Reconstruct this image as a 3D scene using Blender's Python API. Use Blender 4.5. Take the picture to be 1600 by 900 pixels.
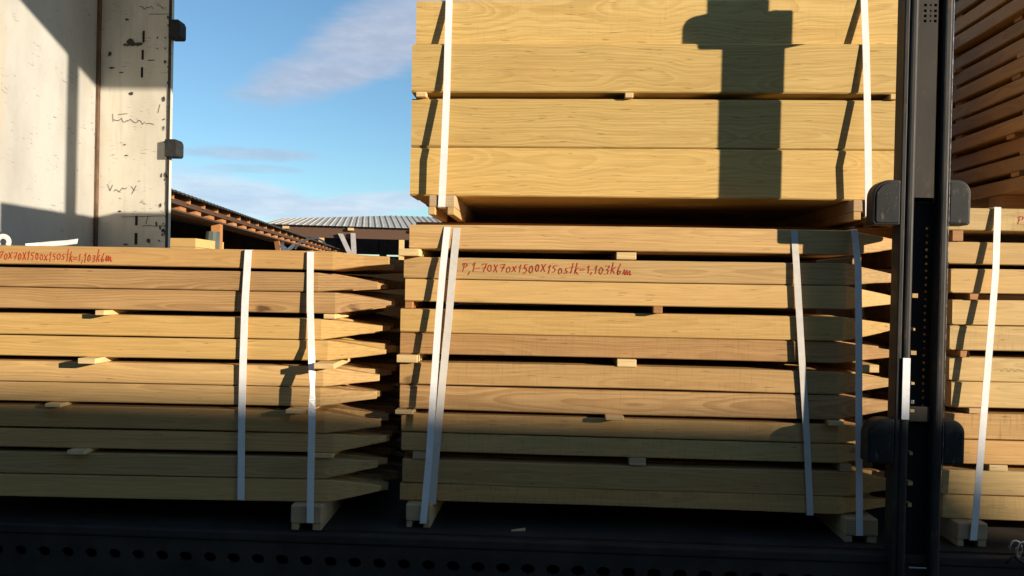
import bpy, math, random
from mathutils import Vector, Matrix, Euler

R = math.radians
S = bpy.context.scene
for o in list(bpy.data.objects):
    bpy.data.objects.remove(o)
COL = S.collection

# ------------------------------------------------------------------ camera
EYE = Vector((0.0, -2.45, 1.95))
F = 1250.0                                   # focal length in pixels of a 1600 px wide frame
cam = bpy.data.cameras.new('camera')
cam.sensor_width = 36.0
cam.lens = F / 1600.0 * 36.0
cam.clip_start = 0.05
cam.clip_end = 3000
camo = bpy.data.objects.new('camera', cam)
COL.objects.link(camo)
ROT = Matrix.Rotation(R(3.2), 3, 'Z') @ Matrix.Rotation(R(90.0), 3, 'X') @ Matrix.Rotation(R(1.0), 3, 'Z')
camo.location = EYE
camo.rotation_euler = ROT.to_euler()
S.camera = camo

def ray(x, y):
    return ROT @ Vector(((x - 800) / F, -(y - 450) / F, -1.0))

def at(x, y, Y):
    """the world point of a photo pixel on the vertical plane at depth Y"""
    d = ray(x, y)
    return EYE + d * ((Y - EYE.y) / d.y)

def atX(x, y, X):
    d = ray(x, y)
    return EYE + d * ((X - EYE.x) / d.x)

def atZ(x, y, Z):
    d = ray(x, y)
    return EYE + d * ((Z - EYE.z) / d.z)

# ------------------------------------------------------------------ light
SUNV = Vector((1.75, -1.0, 0.395))
SUN = SUNV.normalized()     # towards the sun
EL = math.asin(SUN.z)
SUN_STRENGTH = 5.0
SKY_STRENGTH = 0.108
S.view_settings.view_transform = 'Standard'
S.view_settings.look = 'None'
S.view_settings.gamma = 1.0
S.view_settings.use_curve_mapping = False
S.view_settings.exposure = 0.75
S.render.engine = 'CYCLES'
S.cycles.use_denoising = True
S.cycles.max_bounces = 6

sl = bpy.data.lights.new('sun', 'SUN')
sl.energy = SUN_STRENGTH
sl.angle = R(0.5)
sl.color = (1.0, 0.87, 0.69)
so = bpy.data.objects.new('sun', sl)
so.rotation_euler = (-SUN).to_track_quat('-Z', 'Y').to_euler()
so.location = (20, -14, 12)
COL.objects.link(so)

class NT:
    """small helper that builds math in a node tree"""
    def __init__(s, tree):
        s.t = tree
    def n(s, kind, **kw):
        nd = s.t.nodes.new(kind)
        for k, v in kw.items():
            setattr(nd, k, v)
        return nd
    def put(s, sock, v):
        if isinstance(v, bpy.types.NodeSocket):
            s.t.links.new(v, sock)
        else:
            sock.default_value = v
    def m(s, op, a, b=0.0, c=0.0, clamp=False):
        nd = s.n('ShaderNodeMath', operation=op, use_clamp=clamp)
        s.put(nd.inputs[0], a); s.put(nd.inputs[1], b)
        if len(nd.inputs) > 2: s.put(nd.inputs[2], c)
        return nd.outputs[0]
    def xyz(s, x, y, z):
        nd = s.n('ShaderNodeCombineXYZ')
        s.put(nd.inputs[0], x); s.put(nd.inputs[1], y); s.put(nd.inputs[2], z)
        return nd.outputs[0]
    def sep(s, v):
        nd = s.n('ShaderNodeSeparateXYZ'); s.put(nd.inputs[0], v)
        return nd.outputs[0], nd.outputs[1], nd.outputs[2]
    def noise(s, v, scale=1.0, detail=2.0, rough=0.5, dist=0.0):
        nd = s.n('ShaderNodeTexNoise')
        s.put(nd.inputs['Vector'], v)
        nd.inputs['Scale'].default_value = scale
        nd.inputs['Detail'].default_value = detail
        nd.inputs['Roughness'].default_value = rough
        nd.inputs['Distortion'].default_value = dist
        return nd.outputs[0]
    def ss(s, v, lo, hi, a=0.0, b=1.0):
        nd = s.n('ShaderNodeMapRange', interpolation_type='SMOOTHSTEP')
        s.put(nd.inputs['Value'], v)
        for k, q in zip(('From Min', 'From Max', 'To Min', 'To Max'), (lo, hi, a, b)):
            s.put(nd.inputs[k], q)
        return nd.outputs[0]
    def mix(s, f, a, b, blend='MIX'):
        nd = s.n('ShaderNodeMix', data_type='RGBA', blend_type=blend)
        s.put(nd.inputs[0], f)
        for k, v in ((6, a), (7, b)):
            if isinstance(v, (tuple, list)): v = (v[0], v[1], v[2], 1.0)
            s.put(nd.inputs[k], v)
        return nd.outputs[2]

W = bpy.data.worlds.new('World')
S.world = W
W.use_nodes = True
wt = W.node_tree
wt.nodes.clear()
w = NT(wt)
sky = w.n('ShaderNodeTexSky', sky_type='NISHITA')
sky.sun_disc = False
sky.sun_elevation = EL
sky.sun_rotation = math.atan2(SUN.x, SUN.y)
sky.altitude = 300
sky.air_density = 1.0
sky.dust_density = 0.15
sky.ozone_density = 2.5
tc = w.n('ShaderNodeTexCoord')
dx, dy, dz = w.sep(tc.outputs['Generated'])
az = w.m('ARCTAN2', dx, dy)
elv = w.m('ARCSINE', dz)
cn = w.noise(w.xyz(w.m('MULTIPLY', az, 9.0), w.m('MULTIPLY', elv, 42.0), 0.0), 1.0, 5, 0.6)
cn = w.m('SUBTRACT', cn, 0.5)
cn2 = w.noise(w.xyz(w.m('MULTIPLY', az, 30.0), w.m('MULTIPLY', elv, 90.0), 3.0), 1.0, 4, 0.6)
cn2 = w.m('SUBTRACT', cn2, 0.5)
def cloud(px, py, rx, ry, tilt, soft=0.75, amp=1.1):
    d = ray(px, py).normalized()
    a0, e0 = math.atan2(d.x, d.y), math.asin(d.z)
    u = w.m('SUBTRACT', az, a0); v = w.m('SUBTRACT', elv, e0)
    c, s_ = math.cos(R(tilt)), math.sin(R(tilt))
    uu = w.m('ADD', w.m('MULTIPLY', u, c), w.m('MULTIPLY', v, s_))
    vv = w.m('SUBTRACT', w.m('MULTIPLY', v, c), w.m('MULTIPLY', u, s_))
    uu = w.m('DIVIDE', uu, rx / F); vv = w.m('DIVIDE', vv, ry / F)
    rr = w.m('ADD', w.m('MULTIPLY', uu, uu), w.m('MULTIPLY', vv, vv))
    rr = w.m('ADD', rr, w.m('MULTIPLY', cn, amp * 2.0))
    rr = w.m('ADD', rr, w.m('MULTIPLY', cn2, amp * 0.7))
    return w.ss(rr, 1.0 + soft, 1.0 - soft)
SKYC = w.mix(1.0, sky.outputs[0], (0.83, 0.96, 0.99), 'MULTIPLY')
mauve = w.mix(w.ss(cn2, -0.2, 0.3), (2.35, 2.8, 3.65), (2.95, 3.3, 4.1))
pale = w.mix(w.ss(cn, -0.25, 0.3), (2.7, 3.6, 4.7), (4.5, 4.9, 5.4))
for args, c, op in (
        ((560, 84, 165, 40, 24), mauve, 0.78),
        ((690, 20, 170, 60, 20), mauve, 0.78),
        ((510, 120, 90, 18, 12), mauve, 0.45),
        ((392, 241, 105, 9, 1), mauve, 0.55),
        ((400, 264, 60, 6, 1), mauve, 0.35),
        ((370, 300, 95, 20, -4), pale, 0.85),
        ((470, 330, 130, 15, 0), pale, 0.85),
        ((600, 316, 140, 15, 5), pale, 0.85),
        ((150, 280, 160, 30, 3), pale, 0.5),
        ((900, 150, 200, 40, 12), mauve, 0.5)):
    SKYC = w.mix(w.m('MULTIPLY', cloud(*args), op), SKYC, c)
bg = w.n('ShaderNodeBackground')
bg.inputs['Strength'].default_value = SKY_STRENGTH
wt.links.new(SKYC, bg.inputs['Color'])
wo = w.n('ShaderNodeOutputWorld')
wt.links.new(bg.outputs[0], wo.inputs['Surface'])

# ------------------------------------------------------------------ materials
def mat(name):
    m = bpy.data.materials.new(name)
    m.use_nodes = True
    t = m.node_tree
    b = t.nodes['Principled BSDF']
    return m, NT(t), b

def wood(name, light, dark, spacing=0.010, contrast=0.5, knots=0.5, saw=0.0, rough=0.62, var=0.22, tint=(0.30, 0.20, 0.09), warp=1.0, cone=0.05, half=0.035):
    m, g, b = mat(name)
    x, y, z = g.sep(g.n('ShaderNodeTexCoord').outputs['Object'])
    r = g.n('ShaderNodeObjectInfo').outputs['Random']
    h1 = g.m('FRACT', g.m('MULTIPLY', r, 17.31))
    h2 = g.m('FRACT', g.m('MULTIPLY', r, 53.77))
    h3 = g.m('FRACT', g.m('MULTIPLY', r, 91.13))
    ox = g.m('ADD', x, g.m('MULTIPLY', r, 57.0))
    P = g.xyz(g.m('MULTIPLY', ox, 1.9), g.m('MULTIPLY', y, 3.0), g.m('MULTIPLY', z, 2.4))
    n1 = g.m('SUBTRACT', g.noise(P, 1.0, 2), 0.5)
    P2 = g.xyz(g.m('ADD', g.m('MULTIPLY', ox, 2.6), 31.0), g.m('MULTIPLY', y, 5.0), g.m('MULTIPLY', z, 5.0))
    n2 = g.m('SUBTRACT', g.noise(P2, 1.0, 3), 0.5)
    # growth rings round a pith that wanders along the length
    yy = g.m('SUBTRACT', g.m('ADD', y, half), g.m('ADD', g.m('ADD', 0.008, g.m('MULTIPLY', h1, 0.9 * half)), g.m('MULTIPLY', n1, 1.9 * half * warp)))
    zz = g.m('ADD', g.m('SUBTRACT', z, g.m('MULTIPLY', g.m('SUBTRACT', h2, 0.5), 1.6 * half)), g.m('MULTIPLY', n2, 0.8 * half * warp))
    rad = g.m('SQRT', g.m('ADD', g.m('MULTIPLY', yy, yy), g.m('MULTIPLY', zz, zz)))
    rad = g.m('ADD', rad, g.m('MULTIPLY', x, g.m('MULTIPLY', g.m('SUBTRACT', h3, 0.5), cone)))
    rj = g.m('SUBTRACT', g.noise(g.xyz(g.m('MULTIPLY', rad, 1.1 / spacing), h2, g.m('MULTIPLY', ox, 0.8)), 1.0, 2), 0.5)
    rad = g.m('ADD', rad, g.m('MULTIPLY', rj, spacing * 1.8))
    fr = g.m('FRACT', g.m('DIVIDE', rad, spacing))
    ring = g.m('MULTIPLY', g.ss(fr, 0.05, 0.8), g.ss(fr, 1.0, 0.88))
    ringw = g.ss(g.noise(g.xyz(g.m('MULTIPLY', rad, 55.0), h1, 0.0), 1.0, 1), 0.2, 0.55, 0.35, 1.0)
    ring = g.m('MULTIPLY', ring, g.m('MULTIPLY', ringw, contrast))
    fib = g.noise(g.xyz(g.m('MULTIPLY', ox, 7.0), g.m('MULTIPLY', y, 260.0), g.m('MULTIPLY', z, 260.0)), 1.0, 3, 0.6)
    blotch = g.noise(g.xyz(g.m('MULTIPLY', ox, 3.0), g.m('MULTIPLY', y, 9.0), g.m('MULTIPLY', z, 14.0)), 1.0, 4, 0.6)
    col = g.mix(ring, light, dark)
    col = g.mix(g.ss(blotch, 0.46, 0.78, 0.0, 0.55), col, tint, 'MIX')
    br = g.m('ADD', 1.0 - var * 0.5, g.m('MULTIPLY', h2, var))
    br = g.m('MULTIPLY', br, g.ss(fib, 0.2, 0.75, 0.84, 1.08))
    # warm / cool shift from piece to piece
    col = g.mix(g.m('MULTIPLY', h3, 0.55), col, tuple(c * k for c, k in zip(light, (1.02, 0.82, 0.62))))
    # small dark resin checks along the grain
    chk = g.noise(g.xyz(g.m('MULTIPLY', ox, 16.0), g.m('MULTIPLY', y, 240.0), g.m('MULTIPLY', z, 240.0)), 1.0, 1)
    br = g.m('MULTIPLY', br, g.ss(chk, 0.70, 0.76, 1.0, 0.6))
    if saw > 0:
        sn = g.noise(g.xyz(g.m('MULTIPLY', ox, 170.0), g.m('MULTIPLY', y, 3.0), g.m('MULTIPLY', z, 14.0)), 1.0, 2)
        gate = g.ss(h1, 0.6, 0.75, 0.0, 1.0)
        br = g.m('SUBTRACT', br, g.m('MULTIPLY', g.m('MULTIPLY', g.ss(sn, 0.5, 0.75), gate), saw))
    col = g.mix(1.0, col, g.xyz(br, br, br), 'MULTIPLY')
    if knots > 0:
        v = g.n('ShaderNodeTexVoronoi')
        g.put(v.inputs['Vector'], g.xyz(g.m('MULTIPLY', ox, 3.2), g.m('ADD', g.m('MULTIPLY', y, 8.0), g.m('MULTIPLY', h1, 9.0)), g.m('ADD', g.m('MULTIPLY', z, 9.0), g.m('MULTIPLY', g.m('SUBTRACT', blotch, 0.5), 1.2))))
        v.inputs['Scale'].default_value = 1.0
        cr, _, _ = g.sep(v.outputs['Color'])
        k = g.m('MULTIPLY', g.ss(v.outputs['Distance'], 0.11, 0.04), g.ss(cr, 0.62, 0.64))
        halo = g.m('MULTIPLY', g.ss(v.outputs['Distance'], 0.36, 0.05), g.ss(cr, 0.62, 0.64))
        col = g.mix(g.m('MULTIPLY', halo, 0.16 * knots), col, tint)
        col = g.mix(g.m('MULTIPLY', k, knots), col, (0.10, 0.05, 0.02))
    g.put(b.inputs['Base Color'], col)
    b.inputs['Roughness'].default_value = rough
    b.inputs['Specular IOR Level'].default_value = 0.25
    bm = g.n('ShaderNodeBump')
    bm.inputs['Strength'].default_value = 0.25
    bm.inputs['Distance'].default_value = 0.002
    g.put(bm.inputs['Height'], g.m('ADD', g.m('MULTIPLY', fib, 0.6), g.m('MULTIPLY', ring, 0.4)))
    g.t.links.new(bm.outputs[0], b.inputs['Normal'])
    return m

def plain(name, base, rough=0.6, metal=0.0, spec=0.4, var=0.25, scale=8.0, dirt=None, bump=0.0, stretch=(1, 1, 1)):
    m, g, b = mat(name)
    o = g.n('ShaderNodeTexCoord').outputs['Object']
    x, y, z = g.sep(o)
    v = g.xyz(g.m('MULTIPLY', x, stretch[0]), g.m('MULTIPLY', y, stretch[1]), g.m('MULTIPLY', z, stretch[2]))
    n = g.noise(v, scale, 6, 0.65)
    k = g.ss(n, 0.25, 0.75, 1.0 - var, 1.0 + var)
    col = g.mix(1.0, base, g.xyz(k, k, k), 'MULTIPLY')
    if dirt:
        n2 = g.noise(v, scale * 3.1, 5, 0.7)
        col = g.mix(g.ss(n2, 0.55, 0.72, 0.0, dirt[1]), col, dirt[0])
    g.put(b.inputs['Base Color'], col)
    g.put(b.inputs['Roughness'], g.ss(n, 0.2, 0.8, max(0.05, rough - 0.12), min(1, rough + 0.12)))
    b.inputs['Metallic'].default_value = metal
    b.inputs['Specular IOR Level'].default_value = spec
    if bump:
        bp = g.n('ShaderNodeBump')
        bp.inputs['Strength'].default_value = bump
        bp.inputs['Distance'].default_value = 0.003
        g.put(bp.inputs['Height'], n)
        g.t.links.new(bp.outputs[0], b.inputs['Normal'])
    return m

def panel(name, base, chips=0.5):
    """worn white painted panel: rub marks, scratches, chips with dark steel under them"""
    m, g, b = mat(name)
    x, y, z = g.sep(g.n('ShaderNodeTexCoord').outputs['Object'])
    u = g.m('ADD', x, y)
    big = g.noise(g.xyz(g.m('MULTIPLY', u, 3.0), 0.0, g.m('MULTIPLY', z, 1.4)), 1.0, 5, 0.6)
    run = g.noise(g.xyz(g.m('MULTIPLY', u, 14.0), 4.0, g.m('MULTIPLY', z, 0.7)), 1.0, 4, 0.6)
    col = g.mix(g.ss(big, 0.35, 0.7, 0.0, 0.8), base, tuple(c * k for c, k in zip(base, (0.74, 0.72, 0.70))))
    col = g.mix(g.ss(run, 0.52, 0.72, 0.0, 0.6), col, (0.42, 0.36, 0.27))
    scr = g.noise(g.xyz(g.m('MULTIPLY', u, 14.0), 1.0, g.m('ADD', g.m('MULTIPLY', z, 120.0), g.m('MULTIPLY', u, 9.0))), 1.0, 2, 0.6)
    gate = g.noise(g.xyz(g.m('MULTIPLY', u, 6.0), 9.0, g.m('MULTIPLY', z, 7.0)), 1.0, 2)
    col = g.mix(g.m('MULTIPLY', g.ss(scr, 0.62, 0.68), g.ss(gate, 0.48, 0.6, 0.0, 0.9)), col, (0.10, 0.09, 0.08))
    ch = g.noise(g.xyz(g.m('MULTIPLY', u, 30.0), 2.0, g.m('MULTIPLY', z, 24.0)), 1.0, 5, 0.6)
    gate2 = g.noise(g.xyz(g.m('MULTIPLY', u, 3.5), 5.0, g.m('MULTIPLY', z, 3.0)), 1.0, 2)
    col = g.mix(g.m('MULTIPLY', g.ss(ch, 0.66, 0.70), g.ss(gate2, 0.42, 0.58, 0.0, chips)), col, (0.05, 0.045, 0.04))
    g.put(b.inputs['Base Color'], col)
    b.inputs['Roughness'].default_value = 0.5
    b.inputs['Specular IOR Level'].default_value = 0.3
    return m

M = {}
M['beam'] = wood('yellow_beam_wood', (0.60, 0.435, 0.165), (0.42, 0.275, 0.085), spacing=0.0105, contrast=0.66, knots=0.0, var=0.18, tint=(0.45, 0.29, 0.10), saw=0.08, warp=1.25, cone=0.10, half=0.078)
M['post'] = wood('tan_post_wood', (0.52, 0.335, 0.138), (0.36, 0.21, 0.08), spacing=0.0085, contrast=0.6, knots=0.8, saw=0.30, var=0.40, tint=(0.40, 0.235, 0.095))
M['post_pale'] = wood('pale_post_wood', (0.56, 0.395, 0.17), (0.42, 0.27, 0.11), spacing=0.010, contrast=0.5, knots=0.5, saw=0.14, var=0.18, tint=(0.46, 0.30, 0.125))
M['post_red'] = wood('reddish_post_wood', (0.51, 0.315, 0.135), (0.33, 0.18, 0.072), spacing=0.0075, contrast=0.75, knots=0.9, saw=0.10, var=0.30, tint=(0.34, 0.185, 0.075))
M['post_gold'] = wood('golden_post_wood', (0.535, 0.355, 0.132), (0.39, 0.24, 0.08), spacing=0.0075, contrast=0.6, knots=0.6, saw=0.12, var=0.2, tint=(0.44, 0.27, 0.09))
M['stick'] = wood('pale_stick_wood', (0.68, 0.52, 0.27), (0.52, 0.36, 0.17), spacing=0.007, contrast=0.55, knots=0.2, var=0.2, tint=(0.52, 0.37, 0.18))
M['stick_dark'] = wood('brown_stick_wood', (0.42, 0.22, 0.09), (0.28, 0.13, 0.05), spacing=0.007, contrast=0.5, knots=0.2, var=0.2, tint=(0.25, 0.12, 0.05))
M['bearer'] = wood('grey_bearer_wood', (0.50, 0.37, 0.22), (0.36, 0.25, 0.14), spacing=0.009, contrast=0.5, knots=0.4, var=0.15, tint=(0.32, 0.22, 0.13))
M['board'] = wood('brown_board_wood', (0.42, 0.25, 0.11), (0.28, 0.155, 0.07), spacing=0.008, contrast=0.5, knots=0.4, var=0.5, tint=(0.26, 0.13, 0.06))
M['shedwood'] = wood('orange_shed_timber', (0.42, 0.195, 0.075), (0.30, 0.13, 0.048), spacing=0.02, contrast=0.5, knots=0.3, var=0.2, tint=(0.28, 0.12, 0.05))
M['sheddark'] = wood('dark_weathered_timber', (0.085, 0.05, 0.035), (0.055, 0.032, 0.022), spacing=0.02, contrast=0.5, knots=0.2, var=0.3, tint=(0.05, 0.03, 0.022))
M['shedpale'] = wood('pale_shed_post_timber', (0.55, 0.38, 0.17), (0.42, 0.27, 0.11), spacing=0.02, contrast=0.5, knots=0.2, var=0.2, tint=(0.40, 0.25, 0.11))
M['strap'] = plain('white_strap_plastic', (0.82, 0.80, 0.78), 0.35, spec=0.5, var=0.05, scale=40)
M['strap_grey'] = plain('clear_strap_plastic', (0.62, 0.58, 0.52), 0.35, spec=0.5, var=0.06, scale=40)
M['ink'] = plain('red_marker_ink', (0.50, 0.055, 0.030), 0.6, var=0.25, scale=60)
M['black_ink'] = plain('black_scrawl_paint', (0.05, 0.045, 0.04), 0.7, var=0.4, scale=60)
M['white'] = panel('worn_white_headboard_paint', (0.425, 0.415, 0.385), 0.8)
M['cream'] = panel('worn_cream_pillar_paint', (0.61, 0.575, 0.485), 0.9)
M['steel'] = plain('black_painted_steel', (0.030, 0.027, 0.024), 0.55, metal=0.0, spec=0.22, var=0.55, scale=16, dirt=((0.105, 0.058, 0.032), 0.8), bump=0.3, stretch=(1, 1, 0.25))
M['steel2'] = plain('dark_grey_painted_steel', (0.040, 0.034, 0.027), 0.65, spec=0.2, var=0.3, scale=14, dirt=((0.085, 0.058, 0.038), 0.7), bump=0.2, stretch=(1, 1, 0.4))
M['pocket'] = plain('scuffed_black_paint', (0.020, 0.020, 0.020), 0.6, spec=0.2, var=0.5, scale=11, dirt=((0.115, 0.10, 0.08), 0.85), stretch=(1.6, 1, 0.8))
M['black'] = plain('black_rail_steel', (0.036, 0.030, 0.026), 0.65, spec=0.2, var=0.35, scale=7, dirt=((0.04, 0.035, 0.03), 0.5))
M['slot'] = plain('recess_black_steel', (0.012, 0.011, 0.011), 0.7, spec=0.2)  # near-black stands in for the shade inside slots and recesses
M['bed'] = plain('dark_deck_boards', (0.032, 0.026, 0.021), 0.7, spec=0.3, var=0.4, scale=5)
M['shiny'] = plain('bright_zinc_steel', (0.55, 0.53, 0.50), 0.28, metal=1.0, var=0.2, scale=30)
M['tape'] = plain('white_reflective_tape', (0.82, 0.82, 0.84), 0.4, var=0.08, scale=30)
M['rust'] = plain('rusty_seam', (0.12, 0.07, 0.04), 0.8, var=0.5, scale=22, dirt=((0.05, 0.03, 0.02), 0.8), stretch=(1, 1, 0.4))
M['roofmetal'] = plain('grey_galvanised_roofing', (0.54, 0.49, 0.41), 0.75, spec=0.1, var=0.14, scale=1.2, dirt=((0.38, 0.31, 0.23), 0.35))
M['roofdark'] = plain('dark_corrugated_roofing', (0.05, 0.045, 0.042), 0.7, var=0.3, scale=2)
M['wallboard'] = plain('shade_dark_boarding', (0.03, 0.025, 0.022), 0.9, spec=0.1, var=0.4, scale=3)  # boards coloured near-black to imitate the unlit inside of the sheds
M['ground'] = plain('yard_gravel', (0.24, 0.19, 0.125), 0.95, spec=0.1, var=0.4, scale=0.8, dirt=((0.15, 0.115, 0.075), 0.6), bump=0.5)
def cover(name, base, amount):
    m, g, b = mat(name)
    g.put(b.inputs['Base Color'], (*base, 1.0))
    b.inputs['Roughness'].default_value = 0.6
    tr = g.n('ShaderNodeBsdfTranslucent')
    tr.inputs['Color'].default_value = (*base, 1.0)
    mx = g.n('ShaderNodeMixShader')
    mx.inputs[0].default_value = amount
    out = g.t.nodes['Material Output']
    g.t.links.new(b.outputs[0], mx.inputs[1])
    g.t.links.new(tr.outputs[0], mx.inputs[2])
    g.t.links.new(mx.outputs[0], out.inputs['Surface'])
    return m
M['cover'] = cover('white_translucent_roof_cover', (0.78, 0.76, 0.72), 0.55)
M['tarp'] = plain('green_grey_tarpaulin', (0.055, 0.068, 0.058), 0.6, var=0.3, scale=6)
M['greyplank'] = plain('grey_weathered_plank', (0.30, 0.28, 0.27), 0.8, var=0.15, scale=6)
M['render'] = plain('brown_barn_cladding', (0.16, 0.11, 0.075), 0.85, spec=0.2, var=0.25, scale=2)

# ------------------------------------------------------------------ mesh helpers
class MB:
    def __init__(s):
        s.v = []; s.f = []
    def box(s, lo, hi):
        b = len(s.v)
        (x0, y0, z0), (x1, y1, z1) = lo, hi
        s.v += [(x0, y0, z0), (x1, y0, z0), (x1, y1, z0), (x0, y1, z0), (x0, y0, z1), (x1, y0, z1), (x1, y1, z1), (x0, y1, z1)]
        s.f += [tuple(b + i for i in q) for q in ((0, 3, 2, 1), (4, 5, 6, 7), (0, 1, 5, 4), (1, 2, 6, 5), (2, 3, 7, 6), (3, 0, 4, 7))]
        return s
    def hexa(s, p):
        b = len(s.v)
        s.v += [tuple(q) for q in p]
        s.f += [tuple(b + i for i in q) for q in ((0, 3, 2, 1), (4, 5, 6, 7), (0, 1, 5, 4), (1, 2, 6, 5), (2, 3, 7, 6), (3, 0, 4, 7))]
        return s
    def loft(s, rings, cap=True):
        n = len(rings[0]); b = len(s.v)
        for r in rings: s.v += [tuple(q) for q in r]
        for i in range(len(rings) - 1):
            for j in range(n):
                k = (j + 1) % n
                s.f.append((b + i * n + j, b + i * n + k, b + (i + 1) * n + k, b + (i + 1) * n + j))
        if cap:
            s.f.append(tuple(b + j for j in reversed(range(n))))
            e = b + (len(rings) - 1) * n
            s.f.append(tuple(e + j for j in range(n)))
        return s
    def prism(s, poly, y0, y1):
        """polygon in x,z (counter-clockwise seen from -y) drawn out along y"""
        return s.loft([[(x, y1, z) for x, z in poly], [(x, y0, z) for x, z in poly]])
    def tube(s, pts, r, n=8, closed=False):
        pts = [Vector(p) for p in pts]
        rings = []
        for i, p in enumerate(pts):
            a = pts[max(0, i - 1)]; c = pts[min(len(pts) - 1, i + 1)]
            if closed:
                a = pts[i - 1]; c = pts[(i + 1) % len(pts)]
            t = (c - a).normalized()
            u = t.cross(Vector((0, 0.2, 1)) if abs(t.z) < 0.9 else Vector((1, 0, 0))).normalized()
            v = t.cross(u)
            rings.append([p + (u * math.cos(2 * math.pi * k / n) + v * math.sin(2 * math.pi * k / n)) * r for k in range(n)])
        if closed: rings.append(rings[0])
        return s.loft(rings, not closed)
    def mesh(s, name, m, smooth=False):
        me = bpy.data.meshes.new(name)
        me.from_pydata([tuple(q) for q in s.v], [], s.f)
        me.materials.append(m)
        me.validate()
        if smooth:
            for p in me.polygons: p.use_smooth = True
        me.update()
        return me
    def build(s, name, m, parent=None, loc=None, rot=None, smooth=False, bevel=0.0):
        o = bpy.data.objects.new(name, s.mesh(name, m, smooth))
        COL.objects.link(o)
        if parent: o.parent = parent
        if loc is not None: o.location = loc
        if rot is not None: o.rotation_euler = rot
        if bevel:
            bv = o.modifiers.new('edge', 'BEVEL')
            bv.width = bevel; bv.segments = 2; bv.limit_method = 'ANGLE'; bv.angle_limit = R(40)
        return o

def tag(o, label, cat, group=None, kind=None):
    if label: o['label'] = label
    if cat: o['category'] = cat
    if group: o['group'] = group
    if kind: o['kind'] = kind
    return o

def empty(name, loc, label, cat, group=None, rz=0.0):
    o = bpy.data.objects.new(name, None)
    o.empty_display_size = 0.1
    o.location = loc
    o.rotation_euler = (0, 0, rz)
    COL.objects.link(o)
    return tag(o, label, cat, group)

ORD = ['topmost', 'second', 'third', 'fourth', 'fifth', 'sixth', 'seventh', 'eighth', 'ninth', 'tenth', 'lowest']

# ------------------------------------------------------------------ ground
gb = MB()
N = 40
for i in range(N + 1):
    for j in range(N + 1):
        gb.v.append((-400 + 800 * i / N, -400 + 800 * j / N, 0.0))
for i in range(N):
    for j in range(N):
        a = i * (N + 1) + j
        gb.f.append((a, a + N + 1, a + N + 2, a + 1))
g_ = gb.build('ground', M['ground'])
g_['kind'] = 'structure'

# ------------------------------------------------------------------ barn behind the photographer: its shadow lies over the lower part of the load
BZ = 1.95
barn = empty('storage_barn', (4, -14, 0), 'unseen brown storage barn on the sunny side with low lean-to and added tall end', 'barn')
def loc_box(mb, lo, hi, par):
    p = par.location
    return mb.box([lo[i] - p[i] for i in range(3)], [hi[i] - p[i] for i in range(3)])
yb = -8.0
topz = BZ - 0.37 + SUNV.z * (-yb)
mb = MB()
xs_ = -yb * SUNV.x + 0.95
prof = [(-30.0, 0.0), (xs_ + 1.3, 0.0), (xs_ + 1.3, topz - 1.0), (xs_ + 0.65, topz - 0.42), (xs_ + 0.1, topz - 0.02), (xs_, topz), (2.0, topz), (2.0, 6.5), (-30.0, 6.5)]  # tall left end added only to hold back sky light from the load
px_, py_, pz_ = barn.location
mb.prism([(x - px_, z - pz_) for x, z in prof], yb - py_, yb - 9 - py_)
mb.build('wall', M['render'], barn)
mb = MB()
loc_box(mb, (2.01, yb - 9.2, topz + 0.003), (xs_ - 0.05, yb - 0.4, topz + 0.1), barn)
loc_box(mb, (-30.2, yb - 9.2, 6.503), (2.2, yb + 0.3, 6.7), barn)
mb.build('roof', M['roofdark'], barn)

# ------------------------------------------------------------------ trailer
BED = at(660, 825, -0.03).z
YF, YB = -0.075, 2.40                          # near and far edge of the loading deck
XH = at(155, 200, YB).x                       # the headboard
ROOF = BZ + 2.245
trailer = empty('flatbed_trailer', (1.0, 1.2, BED), 'long black trailer with white headboard and open side, loaded with timber packs', 'trailer')
T = trailer.location
def tb(name, m, lo, hi, par=None, bevel=0.0):
    return loc_box(MB(), lo, hi, trailer).build(name, M[m], par or trailer, bevel=bevel)
tb('deck', 'bed', (XH - 0.1, YF, BED - 0.03), (6.0, YB, BED))
# side rail with a row of lashing holes
def holed_rail():
    mb = MB()
    z0, z1 = BED - 0.165, BED - 0.035
    pitch = 0.0735
    x = XH - 0.1
    y = YF - 0.03
    while x < 6.0:
        cx, cz = x + pitch / 2, (z0 + z1) / 2 + 0.013
        out = [(x, cz), (x, z0), (cx, z0), (x + pitch, z0), (x + pitch, cz), (x + pitch, z1), (cx, z1), (x, z1)]
        inn = [(cx + 0.021 * math.cos(a), cz + 0.0155 * math.sin(a)) for a in (math.pi, 1.25 * math.pi, 1.5 * math.pi, 1.75 * math.pi, 0, 0.25 * math.pi, 0.5 * math.pi, 0.75 * math.pi)]
        b = len(mb.v)
        for poly, yy in ((out, y), (inn, y), (inn, y + 0.012), (out, y + 0.012)):
            mb.v += [(px - T.x, yy - T.y, pz - T.z) for px, pz in poly]
        for j in range(8):
            k = (j + 1) % 8
            for q in range(3):
                mb.f.append((b + q * 8 + j, b + q * 8 + k, b + q * 8 + 8 + k, b + q * 8 + 8 + j))
        x += pitch
    return mb.build('side_rail', M['black'], trailer)
holed_rail()
tb('rail_lip', 'black', (XH - 0.1, YF - 0.036, BED - 0.033), (6.0, YF - 0.002, BED - 0.004), bevel=0.006)
tb('rail_lip', 'black', (XH - 0.1, YF - 0.045, BED - 0.20), (6.0, YF + 0.02, BED - 0.167), bevel=0.006)
tb('rail_web', 'slot', (XH - 0.1, YF + 0.03, BED - 0.165), (6.0, YF + 0.05, BED - 0.032))
for yy in (0.65, 1.6):
    tb('chassis_beam', 'black', (XH + 0.4, yy, BED - 0.5), (5.8, yy + 0.12, BED - 0.031))
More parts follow.
